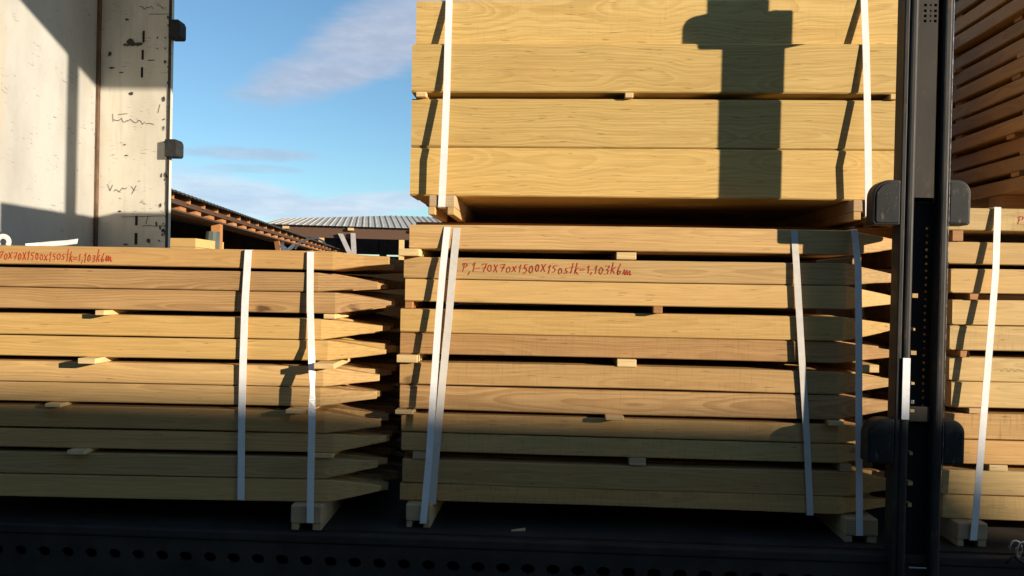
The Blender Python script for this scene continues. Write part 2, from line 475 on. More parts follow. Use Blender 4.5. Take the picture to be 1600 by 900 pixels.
tb('headboard', 'white', (XH - 0.06, -0.05, BED), (XH, YB + 0.02, ROOF))
# corner pillar on the far side
pr = at(268, 150, YB).x
pil = tb('corner_pillar', 'cream', (XH + 0.003, YB - 0.02, BED + 0.002), (pr, YB + 0.02, ROOF - 0.003), bevel=0.004)
tb('corner_seam', 'rust', (XH + 0.001, YB - 0.045, BED + 0.003), (XH + 0.017, YB - 0.021, ROOF - 0.004), par=pil)
tb('edge_strip', 'black', (pr - 0.012, YB - 0.026, BED + 0.004), (pr + 0.004, YB - 0.0205, ROOF - 0.005), par=pil)
def slot_px(x0, y0, x1, y1, name='pillar_slot', m='slot'):
    a = at(x0, y1, YB - 0.022); c = at(x1, y0, YB - 0.022)
    tb(name, m, (a.x, YB - 0.0225, a.z), (c.x, YB - 0.0195, c.z), par=pil)
for q in ((222.5, 48, 226, 66), (221, 78, 224.5, 93), (220, 105, 223.5, 121), (211, 337, 215, 352), (210, 364, 214.5, 382)):
    slot_px(*q)
# slat pockets bolted to the free edge of the pillar
def pocket(px0, py0, px1, py1, i):
    a = at(px0, py1, YB); c = at(px1, py0, YB)
    wd, h = c.x - a.x, c.z - a.z
    poly = [(0, 0), (wd * 0.9, 0), (wd, h * 0.1), (wd, h * 0.78), (wd * 0.85, h), (0, h)]
    MB().prism(poly, -0.06, 0.03).build('slat_pocket', M['pocket'], pil, loc=(a.x - T.x, YB - T.y, a.z - T.z), bevel=0.004)
pocket(270, 35, 288, 63, 0)
pocket(264, 220, 284, 247, 1)
pocket(258, 405, 279, 432, 2)
mb = MB()
for y0_, y1_ in ((-0.14, YB + 0.13),):
    mb.v += [(XH - 0.06 - T.x, y0_ - T.y, ROOF + 0.002 - T.z), (6.0 - T.x, y0_ - T.y, ROOF + 0.002 - T.z), (6.0 - T.x, y1_ - T.y, ROOF + 0.002 - T.z), (XH - 0.06 - T.x, y1_ - T.y, ROOF + 0.002 - T.z)]
    mb.f.append((0, 1, 2, 3))
mb.build('roof_cover', M['cover'], trailer)
tb('roof_rail', 'steel2', (XH - 0.05, -0.13, ROOF - 0.06), (6.0, -0.07, ROOF))

# scrawls and rub marks on the pillar and headboard
def ribbon(mb, pts, wd, n, up=Vector((0, 0, 1))):
    """flat pen stroke through pts lying on a surface with normal n"""
    pts = [Vector(p) for p in pts]
    for a, c in zip(pts, pts[1:]):
        t = (c - a)
        if t.length < 1e-6: continue
        s = t.normalized().cross(n) * wd * 0.5
        e = t.normalized() * wd * 0.3
        b = len(mb.v)
        mb.v += [tuple(a - e - s), tuple(a - e + s), tuple(c + e + s), tuple(c + e - s)]
        mb.f.append((b, b + 1, b + 2, b + 3))
def scrawl(name, strokes, wd, Y, parent, m):
    mb = MB()
    for st in strokes:
        ribbon(mb, [at(x, y, Y) - T for x, y in st], wd, Vector((0, -1, 0)))
    return mb.build(name, M[m], parent)
rnd = random.Random(5)
def scribble(x0, y0, x1, y1, amp, step, rn):
    pts = []; x = x0
    while x < x1:
        f = (x - x0) / (x1 - x0)
        pts.append((x, y0 + (y1 - y0) * f + rn.uniform(-amp, amp)))
        x += step * rn.uniform(0.6, 1.4)
    return pts
st = [[(176, 178), (177, 190)], scribble(178, 186, 228, 192, 3, 3, rnd), scribble(228, 193, 245, 194, 1, 5, rnd), scribble(185, 178, 230, 180, 1.5, 9, rnd)[:3],
      [(168, 288), (172, 298), (176, 289)], scribble(178, 297, 200, 296, 3.0, 3, rnd), [(205, 291), (210, 298)], [(213, 290), (206, 303)],
      scribble(218, 12, 240, 12, 3, 3, rnd), scribble(245, 10, 262, 14, 3, 4, rnd), [(233, 22), (264, 22)],
      [(250, 163), (247, 176)], [(190, 339), (258, 337)], [(231, 337), (228, 350)], scribble(222, 353, 258, 353, 1, 8, rnd)]
for grp in (st[:4], st[4:6], st[6:8], st[8:10], st[10:]):
    for one in (grp if len(grp) < 0 else [grp]):
        scrawl('pen_scrawl', one, 0.0030, YB - 0.0232, pil, 'black_ink')
# black gouges
def blob(mb, cx, cy, rx, ry, Y, rn, n=11):
    b = len(mb.v)
    for k in range(n):
        a = 2 * math.pi * k / n
        f = rn.uniform(0.55, 1.15)
        mb.v.append(tuple(at(cx + rx * f * math.cos(a), cy - ry * f * math.sin(a), Y) - T))
    mb.f.append(tuple(range(b, b + n)))
def chip(*q):
    c_ = MB()
    blob(c_, *q)
    c_.build('paint_chip', M['black_ink'], pil)
for q in ((204, 67, 9, 7), (216, 69, 9, 3), (195, 70, 3, 2.5), (171, 84, 3, 4), (174, 106, 5, 1.5), (189, 113, 4, 1), (205, 146, 4, 2.5), (246, 59, 1.6, 1.6), (258, 59, 1.6, 1.6),
          (246, 76, 1.6, 1.6), (258, 76, 1.6, 1.6), (198, 30, 4, 1.5), (236, 94, 6, 1), (195, 226, 3, 1), (197, 243, 3, 1), (187, 330, 3, 1.6), (252, 274, 1.5, 4), (244, 350, 1.8, 5), (232, 376, 3, 5), (196, 382, 4, 1.5)):
    chip(*q, YB - 0.0229, rnd)
for k in range(46):
    y = rnd.uniform(2, 384)
    chip(269.5 - 0.032 * y - rnd.random() ** 2 * 9, y, rnd.uniform(0.8, 2.6), rnd.uniform(1.2, 5), YB - 0.0266, rnd, 7)

# ------------------------------------------------------------------ timber packs
def octo(x, w_, h_, c, dy=0.0, dz=0.0):
    a, b = w_ / 2, h_ / 2
    return [(x, dy + p, dz + q) for p, q in ((-a, -b + c), (-a + c, -b), (a - c, -b), (a, -b + c), (a, b - c), (a - c, b), (-a + c, b), (-a, b - c))]

def post_mesh(L, h, wd, tip, rn, m, seg=10, tipw=0.018, bow=True):
    rings = []
    end = L - tip if tip else L
    bz, by = rn.uniform(-1, 1) * 0.003, (rn.uniform(-1, 1) * 0.003 if bow else 0.0)
    for i in range(seg + 1):
        x = end * i / seg
        k = math.sin(math.pi * i / seg)
        c = 0.0025 if 0 < i < seg or tip and i == seg else 0.0045
        e = rn.uniform(-1, 1) * 0.0005
        rings.append(octo(x, wd + (e if bow else 0), h + e, c, by * k, bz * k))
    if tip:
        oz, oy = rn.uniform(-0.012, 0.012), rn.uniform(-0.01, 0.01)
        # the pencil cut is sawn face by face: slightly uneven shoulder
        rings.append(octo(L - tip * 0.45, wd * 0.56, h * 0.60, 0.0018, oy * 0.45, oz * 0.45))
        rings.append(octo(L, tipw * rn.uniform(0.8, 1.2), tipw * rn.uniform(0.6, 1.3), 0.001, oy, oz))
    else:
        rings.insert(1, octo(0.006, wd, h, 0.0025))
        rings.append(octo(L + 0.004, wd - 0.006, h - 0.006, 0.003))
    return MB().loft([list(reversed(r)) for r in rings][::-1] if False else [r for r in rings]).mesh('timber_post', m)

def fix_normals(me):
    import bmesh
    bm = bmesh.new(); bm.from_mesh(me)
    bmesh.ops.recalc_face_normals(bm, faces=bm.faces)
    bm.to_mesh(me); bm.free()
    return me

STROKE = {
 'P': (.55, [[(.1, 0), (.18, 1)], [(-.05, .8), (.1, 1), (.4, 1), (.52, .8), (.4, .58), (.12, .5)]]),
 '1': (.3, [[(.02, .7), (.2, 1), (.14, 0)]]),
 ',': (.2, [[(.12, .1), (.02, -.22)]]),
 '-': (.42, [[(0, .42), (.32, .46)]]),
 '7': (.5, [[(0, .85), (.12, .98), (.45, 1), (.2, 0)], [(.08, .5), (.42, .54)]]),
 '0': (.5, [[(.22, .72), (.05, .55), (.05, .2), (.2, .02), (.38, .12), (.42, .5), (.3, .7), (.18, .72)]]),
 'x': (.55, [[(0, .8), (.2, .45), (.42, .05)], [(.45, .85), (.02, .02)]]),
 '5': (.5, [[(.48, .95), (.14, .9), (.08, .55), (.3, .58), (.4, .3), (.26, .03), (.02, .08)]]),
 's': (.45, [[(.4, .75), (.15, .72), (.1, .52), (.34, .34), (.28, .06), (0, .02)]]),
 't': (.32, [[(.26, 1.3), (.16, 0)], [(-.05, .72), (.42, .8)]]),
 'k': (.5, [[(.2, 1.3), (.06, 0)], [(.45, .75), (.1, .4), (.3, .2), (.45, .0)]]),
 '=': (.55, [[(.02, .55), (.38, .58)], [(.0, .3), (.36, .33)]]),
 '3': (.48, [[(.05, .9), (.35, .95), (.4, .75), (.18, .5), (.4, .36), (.35, .06), (.02, .02)]]),
 'b': (.48, [[(.35, 1.25), (.1, .6), (.04, .2), (.18, 0), (.36, .1), (.38, .35), (.2, .42), (.06, .25)]]),
 'm': (1.0, [[(0, .1), (.16, .7), (.24, .05), (.44, .65), (.52, .05), (.72, .55), (.8, .0), (.98, .1)]]),
}
def handwriting(text, height, width, x0, z0, y, rn, name, parent, pen=0.0023, drop=0.0):
    tot = sum(STROKE[c][0] for c in text) + 0.16 * len(text)
    kx = width / tot
    mb = MB(); u = 0.0
    for c in text:
        wd, sts = STROKE[c]
        js, jz = rn.uniform(0.82, 1.22), rn.uniform(-0.12, 0.12)
        for s in sts:
            pts = []
            for (p, q) in s:
                px = x0 + (u + p + 0.10 * q + rn.uniform(-.05, .05)) * kx
                pts.append((px, y, z0 + (q * js + jz + rn.uniform(-.03, .03)) * height - drop * (u / tot)))
            ribbon(mb, pts, pen * rn.uniform(0.85, 1.15), Vector((0, -1, 0)))
        u += wd + 0.16
    return mb.build(name, M['ink'], parent)

packs = {}
def build_pack(key, rows, xref, lefts, yaw, Ypiv, depth, pitch, where, mats, seed, tips=True, xpiv=None, hidden=None):
    """rows: (top, bottom) pixel of each front post at column xref; lefts: left-end X of each row (world)"""
    rn = random.Random(seed)
    ca, sa = math.cos(yaw), math.sin(yaw)
    X0 = at(xref, 450, Ypiv).x
    zs = []
    fronts = []
    shared = {}
    for i, (yt, yb_) in enumerate(rows):
        zt, zb = at(xref, yt, Ypiv).z, at(xref, yb_, Ypiv).z
        zs.append((zb, zt))
        h = zt - zb - 0.0012
        xl = lefts[i]
        L = 1.5 + rn.uniform(-0.006, 0.006)
        mkey, word = mats[i]
        me = fix_normals(post_mesh(L, h, 0.070, (rn.uniform(0.15, 0.18) if tips else 0), rn, M[mkey], bow='red' not in word or 'reddish' in word))
        u = (xl - X0) / ca
        jy = rn.uniform(-0.004, 0.004)
        o = bpy.data.objects.new('timber_post', me)
        COL.objects.link(o)
        off = 0.035 + jy
        o.location = (X0 + u * ca - sa * off, Ypiv + u * sa + ca * off, (zt + zb) / 2)
        o.rotation_euler = (0, 0, yaw)
        tag(o, word, 'timber post', where[1])
        fronts.append(o)
        # the posts behind the front one share two meshes per row
        alt = [fix_normals(post_mesh(L, h, 0.070, (0.165 if tips else 0), rn, M[mkey], seg=4)) for _ in range(2)]
        for k in range(1, depth):
            c = bpy.data.objects.new('timber_post', alt[k % 2])
            COL.objects.link(c)
            off = 0.035 + pitch * k
            du = u + rn.uniform(-0.02, 0.02)
            c.location = (X0 + du * ca - sa * off, Ypiv + du * sa + ca * off, (zt + zb) / 2 - 0.0004)
            c.rotation_euler = (0, 0, yaw)
            tag(c, 'inner timber post, %s row of %s' % (ORD[i], where[0]), 'timber post', 'inner posts, %s row of %s' % (ORD[i], where[0]))
    packs[key] = dict(z=zs, fronts=fronts, X0=X0, Y=Ypiv, yaw=yaw, depth=depth * pitch)
    return packs[key]

LEFT = 'the pack under the white headboard'
MID = 'the pack below the thick beams'
RIGHT = 'the blunt-ended pack beyond the black post'

lrows = [(388, 417.7), (421.4, 452), (452.3, 485.6), (493.7, 526.8), (527.2, 559), (568, 600.4), (600.8, 631), (637.7, 672.3), (672.9, 702.7), (710, 743.7), (744.3, 780)]
ltips = [606, 590, 605, 596, 601, 588, 587, 591, 597, 588, 595]
yawL = R(2.6)
lyp = -0.085
def x_on(yawv, xpix, ypix, xref, Ypiv):
    """X where the pixel's ray meets the vertical front plane of a turned pack"""
    d = ray(xpix, ypix)
    P0 = at(xref, 450, Ypiv)
    n = Vector((-math.sin(yawv), math.cos(yawv), 0))
    t = n.dot(P0 - EYE) / n.dot(d)
    return EYE + d * t
lmats = [('post', 'tan pointed post with a red handwritten line, topmost in the pack under the white headboard'),
         ('post_red', 'brownish saw-marked pointed post, just below the red handwritten one under the headboard'),
         ('post_red', 'reddish pointed post with swirling grain, third from the top under the headboard'),
         ('post_gold', 'tan pointed post lying on the highest spacer sticks of the pack under the headboard'),
         ('post_gold', 'pointed post with dark knots, fifth from the top under the headboard'),
         ('post', 'pointed post carrying the shadow of a protruding stick, sixth in the pack under the headboard'),
         ('post', 'pointed post at the edge of the shade, seventh in the pack under the headboard'),
         ('post', 'first fully shaded pointed post, eighth from the top under the headboard'),
         ('post', 'shaded pointed post, ninth from the top in the pack under the headboard'),
         ('post', 'shaded pointed post last but one at the bottom of the pack under the headboard'),
         ('post_pale', 'lowest shaded pointed post of the pack under the headboard, lying on the bearer')]
llefts = []
for i, (a, b) in enumerate(lrows):
    q = x_on(yawL, ltips[i], (a + b) / 2, 250, lyp)
    llefts.append(q.x - 1.5 * math.cos(yawL))
PL = build_pack('left', lrows, 250, llefts, yawL, lyp, 11, 0.0735, (LEFT, 'pointed posts at the front of ' + LEFT), lmats, 11)

mrows = [(353.5, 392), (404, 438.2), (438.8, 474.7), (486, 523.6), (524.4, 558), (570.5, 605.6), (606.4, 644), (651, 680.6), (681.4, 711), (723, 760.6), (761.4, 789)]
mleft = [640, 631, 633, 626, 625, 625, 625, 627, 627, 629, 625]
mmats = [('post', 'tan post directly under the thick beams, topmost in its pack'),
         ('post', 'tan post with a red handwritten size note, second in the pack below the thick beams'),
         ('post_pale', 'pale saw-marked post just under the red handwritten one below the thick beams'),
         ('post_gold', 'golden post with a small dark knot near its end, fourth below the thick beams'),
         ('post_red', 'post with wavy grain and bark edge, fifth in the pack below the thick beams'),
         ('post', 'smooth tan post, sixth in the pack below the thick beams'),
         ('post_red', 'orange-tan post at the edge of the shade, seventh below the thick beams'),
         ('post', 'first fully shaded post, eighth in the pack below the thick beams'),
         ('post_pale', 'shaded knotty post, ninth in the pack below the thick beams'),
         ('post', 'shaded post last but one at the bottom of the pack below the thick beams'),
         ('post', 'lowest shaded post of the pack below the thick beams, lying on two bearers')]
mlefts = [at(x, (a + b) / 2, 0.0).x for x, (a, b) in zip(mleft, mrows)]
PM = build_pack('mid', mrows, 850, mlefts, 0.0, 0.0, 11, 0.0735, (MID, 'posts at the front of ' + MID), mmats, 23)

rrows = [(325, 360.5), (378, 413), (420.5, 459), (469, 508.6), (509.4, 548.5), (559, 596.6), (597.4, 638), (647, 687.6), (688.4, 726), (736, 774.6), (775.4, 813)]
rleft = [1476, 1481, 1485, 1487, 1485, 1484, 1486, 1481, 1479, 1470, 1474]
rmats = [('post_pale', 'pale blunt post with red writing, topmost beyond the black post'),
         ('post_pale', 'pale blunt post between two gaps, second from the top beyond the black post'),
         ('post_pale', 'pale blunt post, third from the top beyond the black post'),
         ('post_pale', 'pale blunt post, fourth from the top beyond the black post'),
         ('post_pale', 'saw-marked blunt post, fifth from the top beyond the black post'),
         ('post_pale', 'blunt post with faint pencil marks, sixth from the top beyond the black post'),
         ('post_pale', 'blunt post, seventh from the top beyond the black post'),
         ('post', 'half shaded blunt post, eighth from the top beyond the black post'),
         ('post', 'half shaded blunt post, ninth from the top beyond the black post'),
         ('post_pale', 'blunt post last but one at the bottom beyond the black post'),
         ('post_pale', 'lowest knotty blunt post beyond the black post, lying on the bearer')]
rlefts = [at(x, (a + b) / 2, 0.0).x for x, (a, b) in zip(rleft, rrows)]
PR = build_pack('right', rrows, 1550, rlefts, 0.0, 0.0, 9, 0.0735, (RIGHT, 'posts at the front of ' + RIGHT), rmats, 37, tips=False)

# red handwriting on the front posts
rn = random.Random(3)
p = PM['fronts'][1]
a = at(722, 432, 0.0); c = at(990, 432, 0.0)
handwriting('P,1-70x70x1500x150stk=1,103kbm', 0.026, c.x - a.x, a.x - p.location.x, -0.010, -0.0362, rn, 'red_handwriting', p)
p = PL['fronts'][0]
q0 = x_on(yawL, -2, 405, 250, lyp); q1 = x_on(yawL, 176, 408, 250, lyp)
handwriting('70x70x1500x150stk=1,103kbm', 0.024, (q1 - q0).length, (q0 - p.location).length - 0.035 * 0, -0.011, -0.0362, rn, 'red_handwriting', p, drop=0.006)
p = PR['fronts'][0]
a = at(1589, 350, 0.0)
handwriting('P,1-70x70', 0.026, 0.17, a.x - p.location.x, -0.010, -0.0362, rn, 'red_handwriting', p)
# pencil doodle on a pale post
p = PR['fronts'][5]
mb = MB()
a = at(1553, 578, 0.0) - p.location
pts = [(a.x + 0.09 * k / 14, -0.0362, a.z + 0.008 * math.sin(k * 2.3 + (k % 3)) * math.exp(-k / 14)) for k in range(15)]
ribbon(mb, pts, 0.0011, Vector((0, -1, 0)))
mb.build('pencil_mark', M['bearer'], p)

# spacer sticks lying across between the layers
def stick(pack, gap, x0, x1, ypx, out, m, label, depth=0.78, group=None, taper=0.0, hang=0.0, dz=0.0):
    pk = packs[pack]
    zt = pk['z'][gap][0]; zb = pk['z'][gap + 1][1]
    n = Vector((-math.sin(pk['yaw']), math.cos(pk['yaw']), 0))
    xr = 250 if pack == 'left' else (850 if pack == 'mid' else 1550)
    A = x_on(pk['yaw'], x0, ypx, xr, pk['Y']); B = x_on(pk['yaw'], x1, ypx, xr, pk['Y'])
    wd = (B - A).length
    lo = (0, -out, zb + 0.0008 - hang); hi = (wd, depth, zt - 0.0008)
    base = Vector((A.x, A.y, zb))
    mb = MB()
    j = rn.uniform(-0.02, 0.02)
    h0, h1 = 0.0008, zt - zb - 0.0008
    mb.hexa([(0, -out, h0), (wd, -out, h0), (wd + j, depth, h0), (j, depth, h0), (0, -out, h1), (wd, -out, h1), (wd + j, depth, h1), (j, depth, h1)])
    o = mb.build('spacer_stick', M[m], loc=base, rot=(0, 0, pk['yaw']), bevel=0.0015)
    return tag(o, label, 'spacer stick', group or 'spacer sticks between the layers')
stick('left', 2, 158, 172, 490, 0.035, 'stick', 'short pale spacer stick end below the third pointed post under the headboard')
stick('left', 4, 137, 164, 564, 0.055, 'stick', 'pale spacer stick casting a shadow below the fifth pointed post under the headboard')
stick('left', 6, 79, 103, 632, 0.030, 'stick', 'pale spacer stick below the seventh pointed post, far from the straps')
stick('left', 8, 113, 140, 705, 0.030, 'stick', 'greyish spacer stick below the ninth pointed post, far from the straps')
stick('left', 2, 506, 524, 492, 0.004, 'stick', 'small lit spacer stick peeping out under the swirl-grained pointed post near its tip')
stick('left', 4, 500, 531, 572, 0.075, 'stick', 'pale spacer stick sticking far out beside the twisted strap under the headboard')
stick('left', 6, 455, 489, 642, 0.060, 'stick', 'shaded spacer stick held against the twisted strap below the seventh pointed post')
stick('left', 8, 491, 521, 712, 0.012, 'stick', 'shaded spacer stick beside the twisted strap below the ninth pointed post')
stick('mid', 0, 626, 658, 397, 0.035, 'stick', 'pale striped spacer stick at the blunt end, just under the topmost post')
stick('mid', 0, 963, 994, 399, 0.004, 'stick', 'pale spacer stick above the red handwriting, half way along')
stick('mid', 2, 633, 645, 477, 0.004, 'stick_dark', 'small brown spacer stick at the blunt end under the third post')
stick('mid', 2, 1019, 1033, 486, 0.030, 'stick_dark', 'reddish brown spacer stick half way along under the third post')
stick('mid', 4, 622, 654, 562, 0.025, 'stick', 'pale spacer stick with rounded edge at the blunt end under the bark-edged post')
stick('mid', 4, 964, 994, 570, 0.006, 'stick', 'spacer stick half way along under the bark-edged post')
stick('mid', 4, 1346, 1372, 572, 0.008, 'stick', 'lit spacer stick at the pointed ends beside the black post')
stick('mid', 6, 620, 648, 645, 0.030, 'stick', 'greyish spacer stick at the blunt end at the edge of the shade')
stick('mid', 6, 945, 973, 655, 0.040, 'stick', 'grey spacer stick half way along at the edge of the shade')
stick('mid', 6, 1291, 1312, 663, 0.035, 'stick', 'shaded spacer stick between the two straps nearest the black post')
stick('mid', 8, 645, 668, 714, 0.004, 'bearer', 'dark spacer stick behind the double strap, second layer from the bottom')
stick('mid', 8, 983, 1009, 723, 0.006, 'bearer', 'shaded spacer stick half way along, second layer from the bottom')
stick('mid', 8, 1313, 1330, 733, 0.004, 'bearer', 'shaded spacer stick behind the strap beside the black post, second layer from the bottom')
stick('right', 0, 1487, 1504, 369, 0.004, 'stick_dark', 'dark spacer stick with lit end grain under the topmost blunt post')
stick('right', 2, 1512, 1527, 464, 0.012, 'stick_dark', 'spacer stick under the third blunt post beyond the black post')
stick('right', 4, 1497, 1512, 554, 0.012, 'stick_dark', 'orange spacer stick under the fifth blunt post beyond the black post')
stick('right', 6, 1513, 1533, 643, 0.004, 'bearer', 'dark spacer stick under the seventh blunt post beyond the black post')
stick('right', 8, 1545, 1574, 731, 0.002, 'stick', 'yellow lit spacer stick under the ninth blunt post beside the slanting strap')
# sticks the packs need near their other ends, outside the picture
# bearers under the packs: a block with two runners and a slot for the strap
def bearer(pack, x0, x1, out, label, zlo=None, ztop=None, xr=None, Y=None, yaw=None, m='bearer', depth=0.8, slot=0.5, hrun=0.022):
    pk = packs.get(pack)
    ztop = pk['z'][10][0] if ztop is None else ztop
    zlo = BED if zlo is None else zlo
    yaw = pk['yaw'] if yaw is None else yaw
    Y = pk['Y'] if Y is None else Y
    xr = xr or (250 if pack == 'left' else (850 if pack == 'mid' else 1550))
    A = x_on(yaw, x0, 805, xr, Y); B = x_on(yaw, x1, 805, xr, Y)
    wd = (B - A).length
    t = empty('bearer_block', (A.x, A.y, zlo), label, 'bearer', 'notched bearers under the packs', yaw)
    H = ztop - zlo - 0.001
    MB().box((0, -out, hrun), (wd, depth, H)).build('block', M[m], t, bevel=0.004)
    MB().box((0.002, -out + 0.004, 0.001), (wd * 0.24, depth, hrun - 0.0005)).build('runner', M[m], t, bevel=0.002)
    MB().box((wd * 0.70, -out + 0.004, 0.001), (wd - 0.002, depth, hrun - 0.0005)).build('runner', M[m], t, bevel=0.002)
    return t
bearer('left', 459, 507, 0.035, 'notched wooden bearer under the pointed tips of the pack below the headboard')
bearer('left', -300, -250, 0.035, 'notched wooden bearer under the thick ends of the pack below the headboard')
bearer('mid', 637, 676, 0.035, 'notched wooden bearer at the blunt end, where the double strap ends')
bearer('mid', 1314, 1365, 0.035, 'notched wooden bearer beside the foot of the black post')
bearer('right', 1487, 1534, 0.035, 'notched wooden bearer under the blunt-ended pack beyond the black post')
bearer('right', 2080, 2130, 0.035, 'notched wooden bearer under the hidden end of the blunt-ended pack')

# unseen packs added on the far half of the deck to darken the gaps
def far_pack(x0, x1, ztop, label):
    t = empty('timber_pack', ((x0 + x1) / 2, 1.0, BED), label, 'timber pack', 'packs on the far half of the deck')
    n = round((ztop - BED - 0.075) / 0.0715)
    h = (ztop - BED - 0.075) / n
    w_ = (x1 - x0) / 2
    for i in range(n):
        MB().box((-w_ + rn.uniform(-.01, .01), 0, 0.075 + i * h), (w_ + rn.uniform(-.01, .01), 0.95, 0.075 + (i + 1) * h - 0.001)).build('layer', M['post'], t, bevel=0.003)
    for bx in (-w_ * 0.8, w_ * 0.8):
        MB().box((bx - 0.05, 0.02, 0.0005), (bx + 0.05, 0.93, 0.0745)).build('bearer', M['bearer'], t)
far_pack(-2.2, -0.62, PL['z'][0][1] - 0.03, 'unseen timber pack added on the far half of the deck behind the pointed pack')
far_pack(-0.42, 1.1, BZ + 0.33, 'unseen higher timber pack added on the far half of the deck behind the thick beams')  # height chosen to block the bright gap under the beams
far_pack(1.25, 2.75, PR['z'][0][1] - 0.03, 'unseen timber pack added on the far half of the deck beyond the black post')

# ------------------------------------------------------------------ thick beams on top of the middle pack
YU = 0.127
urows = [(-5, 67.6), (68.2, 145), (154, 230.7), (231.3, 308)]
uleft = [648, 643.5, 642.5, 641]
uset = [0.026, 0.0, 0.003, 0.0]
uz = []
ulabel = ['topmost thick yellow beam with oval grain, slightly set back', 'thick yellow beam second from the top, directly above the narrow gap',
          'thick yellow beam directly below the narrow gap', 'lowest thick yellow beam, lying on the notched bearers']
def beam_mesh(L, h, wd, rn_):
    rings = []
    for i in range(9):
        k = math.sin(math.pi * i / 8)
        e = rn_.uniform(-1, 1) * 0.0006
        rings.append(octo(L * i / 8, wd + e, h + e, 0.004 if 0 < i < 8 else 0.006, 0.0, 0.001 * k))
    return fix_normals(MB().loft(rings).mesh('timber_beam', M['beam']))
UD = 6
for i, (a, b) in enumerate(urows):
    zt, zb = at(850, a, YU).z, at(850, b, YU).z
    uz.append((zb, zt))
    xl = at(uleft[i], (a + b) / 2, YU).x
    for k in range(UD):
        wd = 0.155
        me = beam_mesh(1.64, zt - zb - 0.001, wd, rn)
        o = bpy.data.objects.new('timber_beam', me)
        COL.objects.link(o)
        o.location = (xl + (rn.uniform(-0.006, 0.012) if k else 0), YU + uset[i] + wd / 2 + k * (wd + 0.002), (zt + zb) / 2 - (0.0005 if k else 0))
        if k == 0:
            tag(o, ulabel[i], 'timber beam', 'thick beams at the front of the upper bundle')
        else:
            tag(o, 'thick beam behind the front one in the %s layer of the upper bundle' % ORD[i], 'timber beam', 'inner beams, %s layer' % ORD[i])
def ustick(x0, x1, out, label, m='stick'):
    zb, zt = uz[2][1], uz[1][0]
    A = at(x0, 150, YU); B = at(x1, 150, YU)
    o = MB().box((0, -out, 0.001), (B.x - A.x, 0.92, zt - zb - 0.0015)).build('spacer_stick', M[m], loc=(A.x, YU + 0.003, zb), bevel=0.002)
    tag(o, label, 'spacer stick', 'spacer sticks between the thick beams')
ustick(651, 667, 0.018, 'pale spacer stick in the gap between thick beams, beside the strap at their free end')
ustick(976, 989, 0.018, 'pale square spacer stick in the gap half way along the thick beams')
ustick(1390, 1402, 0.010, 'spacer stick in the gap between thick beams beside the black post')
PACKTOP = PM['z'][0][1]
BB = at(690, 336, 0.09).z                     # underside of the bearers
def ubearer(x0, x1, label, lit):
    A = at(x0, 312, 0.09); B = at(x1, 312, 0.09)
    wd = B.x - A.x
    t = empty('bearer_block', (A.x, 0.09, BB), label, 'bearer', 'notched bearers under the thick beams')
    H = uz[3][0] - BB - 0.001
    h0 = 0.026
    MB().box((0, 0, h0), (wd, 0.95, H)).build('block', M['bearer'], t, bevel=0.003)
    MB().box((0.0, -0.004, 0.001), (wd * 0.26, 0.95, h0 - 0.0005)).build('runner', M['shedpale'], t, bevel=0.002)
    MB().box((wd * 0.72, -0.004, 0.001), (wd - 0.001, 0.95, h0 - 0.0005)).build('runner', M['shedpale'], t, bevel=0.002)
ubearer(670, 711, 'grey-brown notched bearer with orange side under the free end of the thick beams', True)
ubearer(1333, 1378, 'notched bearer under the thick beams beside the rounded pocket of the black post', False)
for yy in (0.36, 0.80):
    x0 = at(650, 350, yy).x; x1 = at(1330, 350, yy).x
    o = MB().box((0, 0, 0.001), (x1 - x0 + 0.15, 0.09, BB - PACKTOP - 0.001)).build('batten', M['stick_dark'], loc=(x0, yy, PACKTOP), bevel=0.002)
    tag(o, 'dark flat batten in the gap under the thick beams, %s' % ('nearer the front' if yy < 0.5 else 'deeper inside'), 'batten')

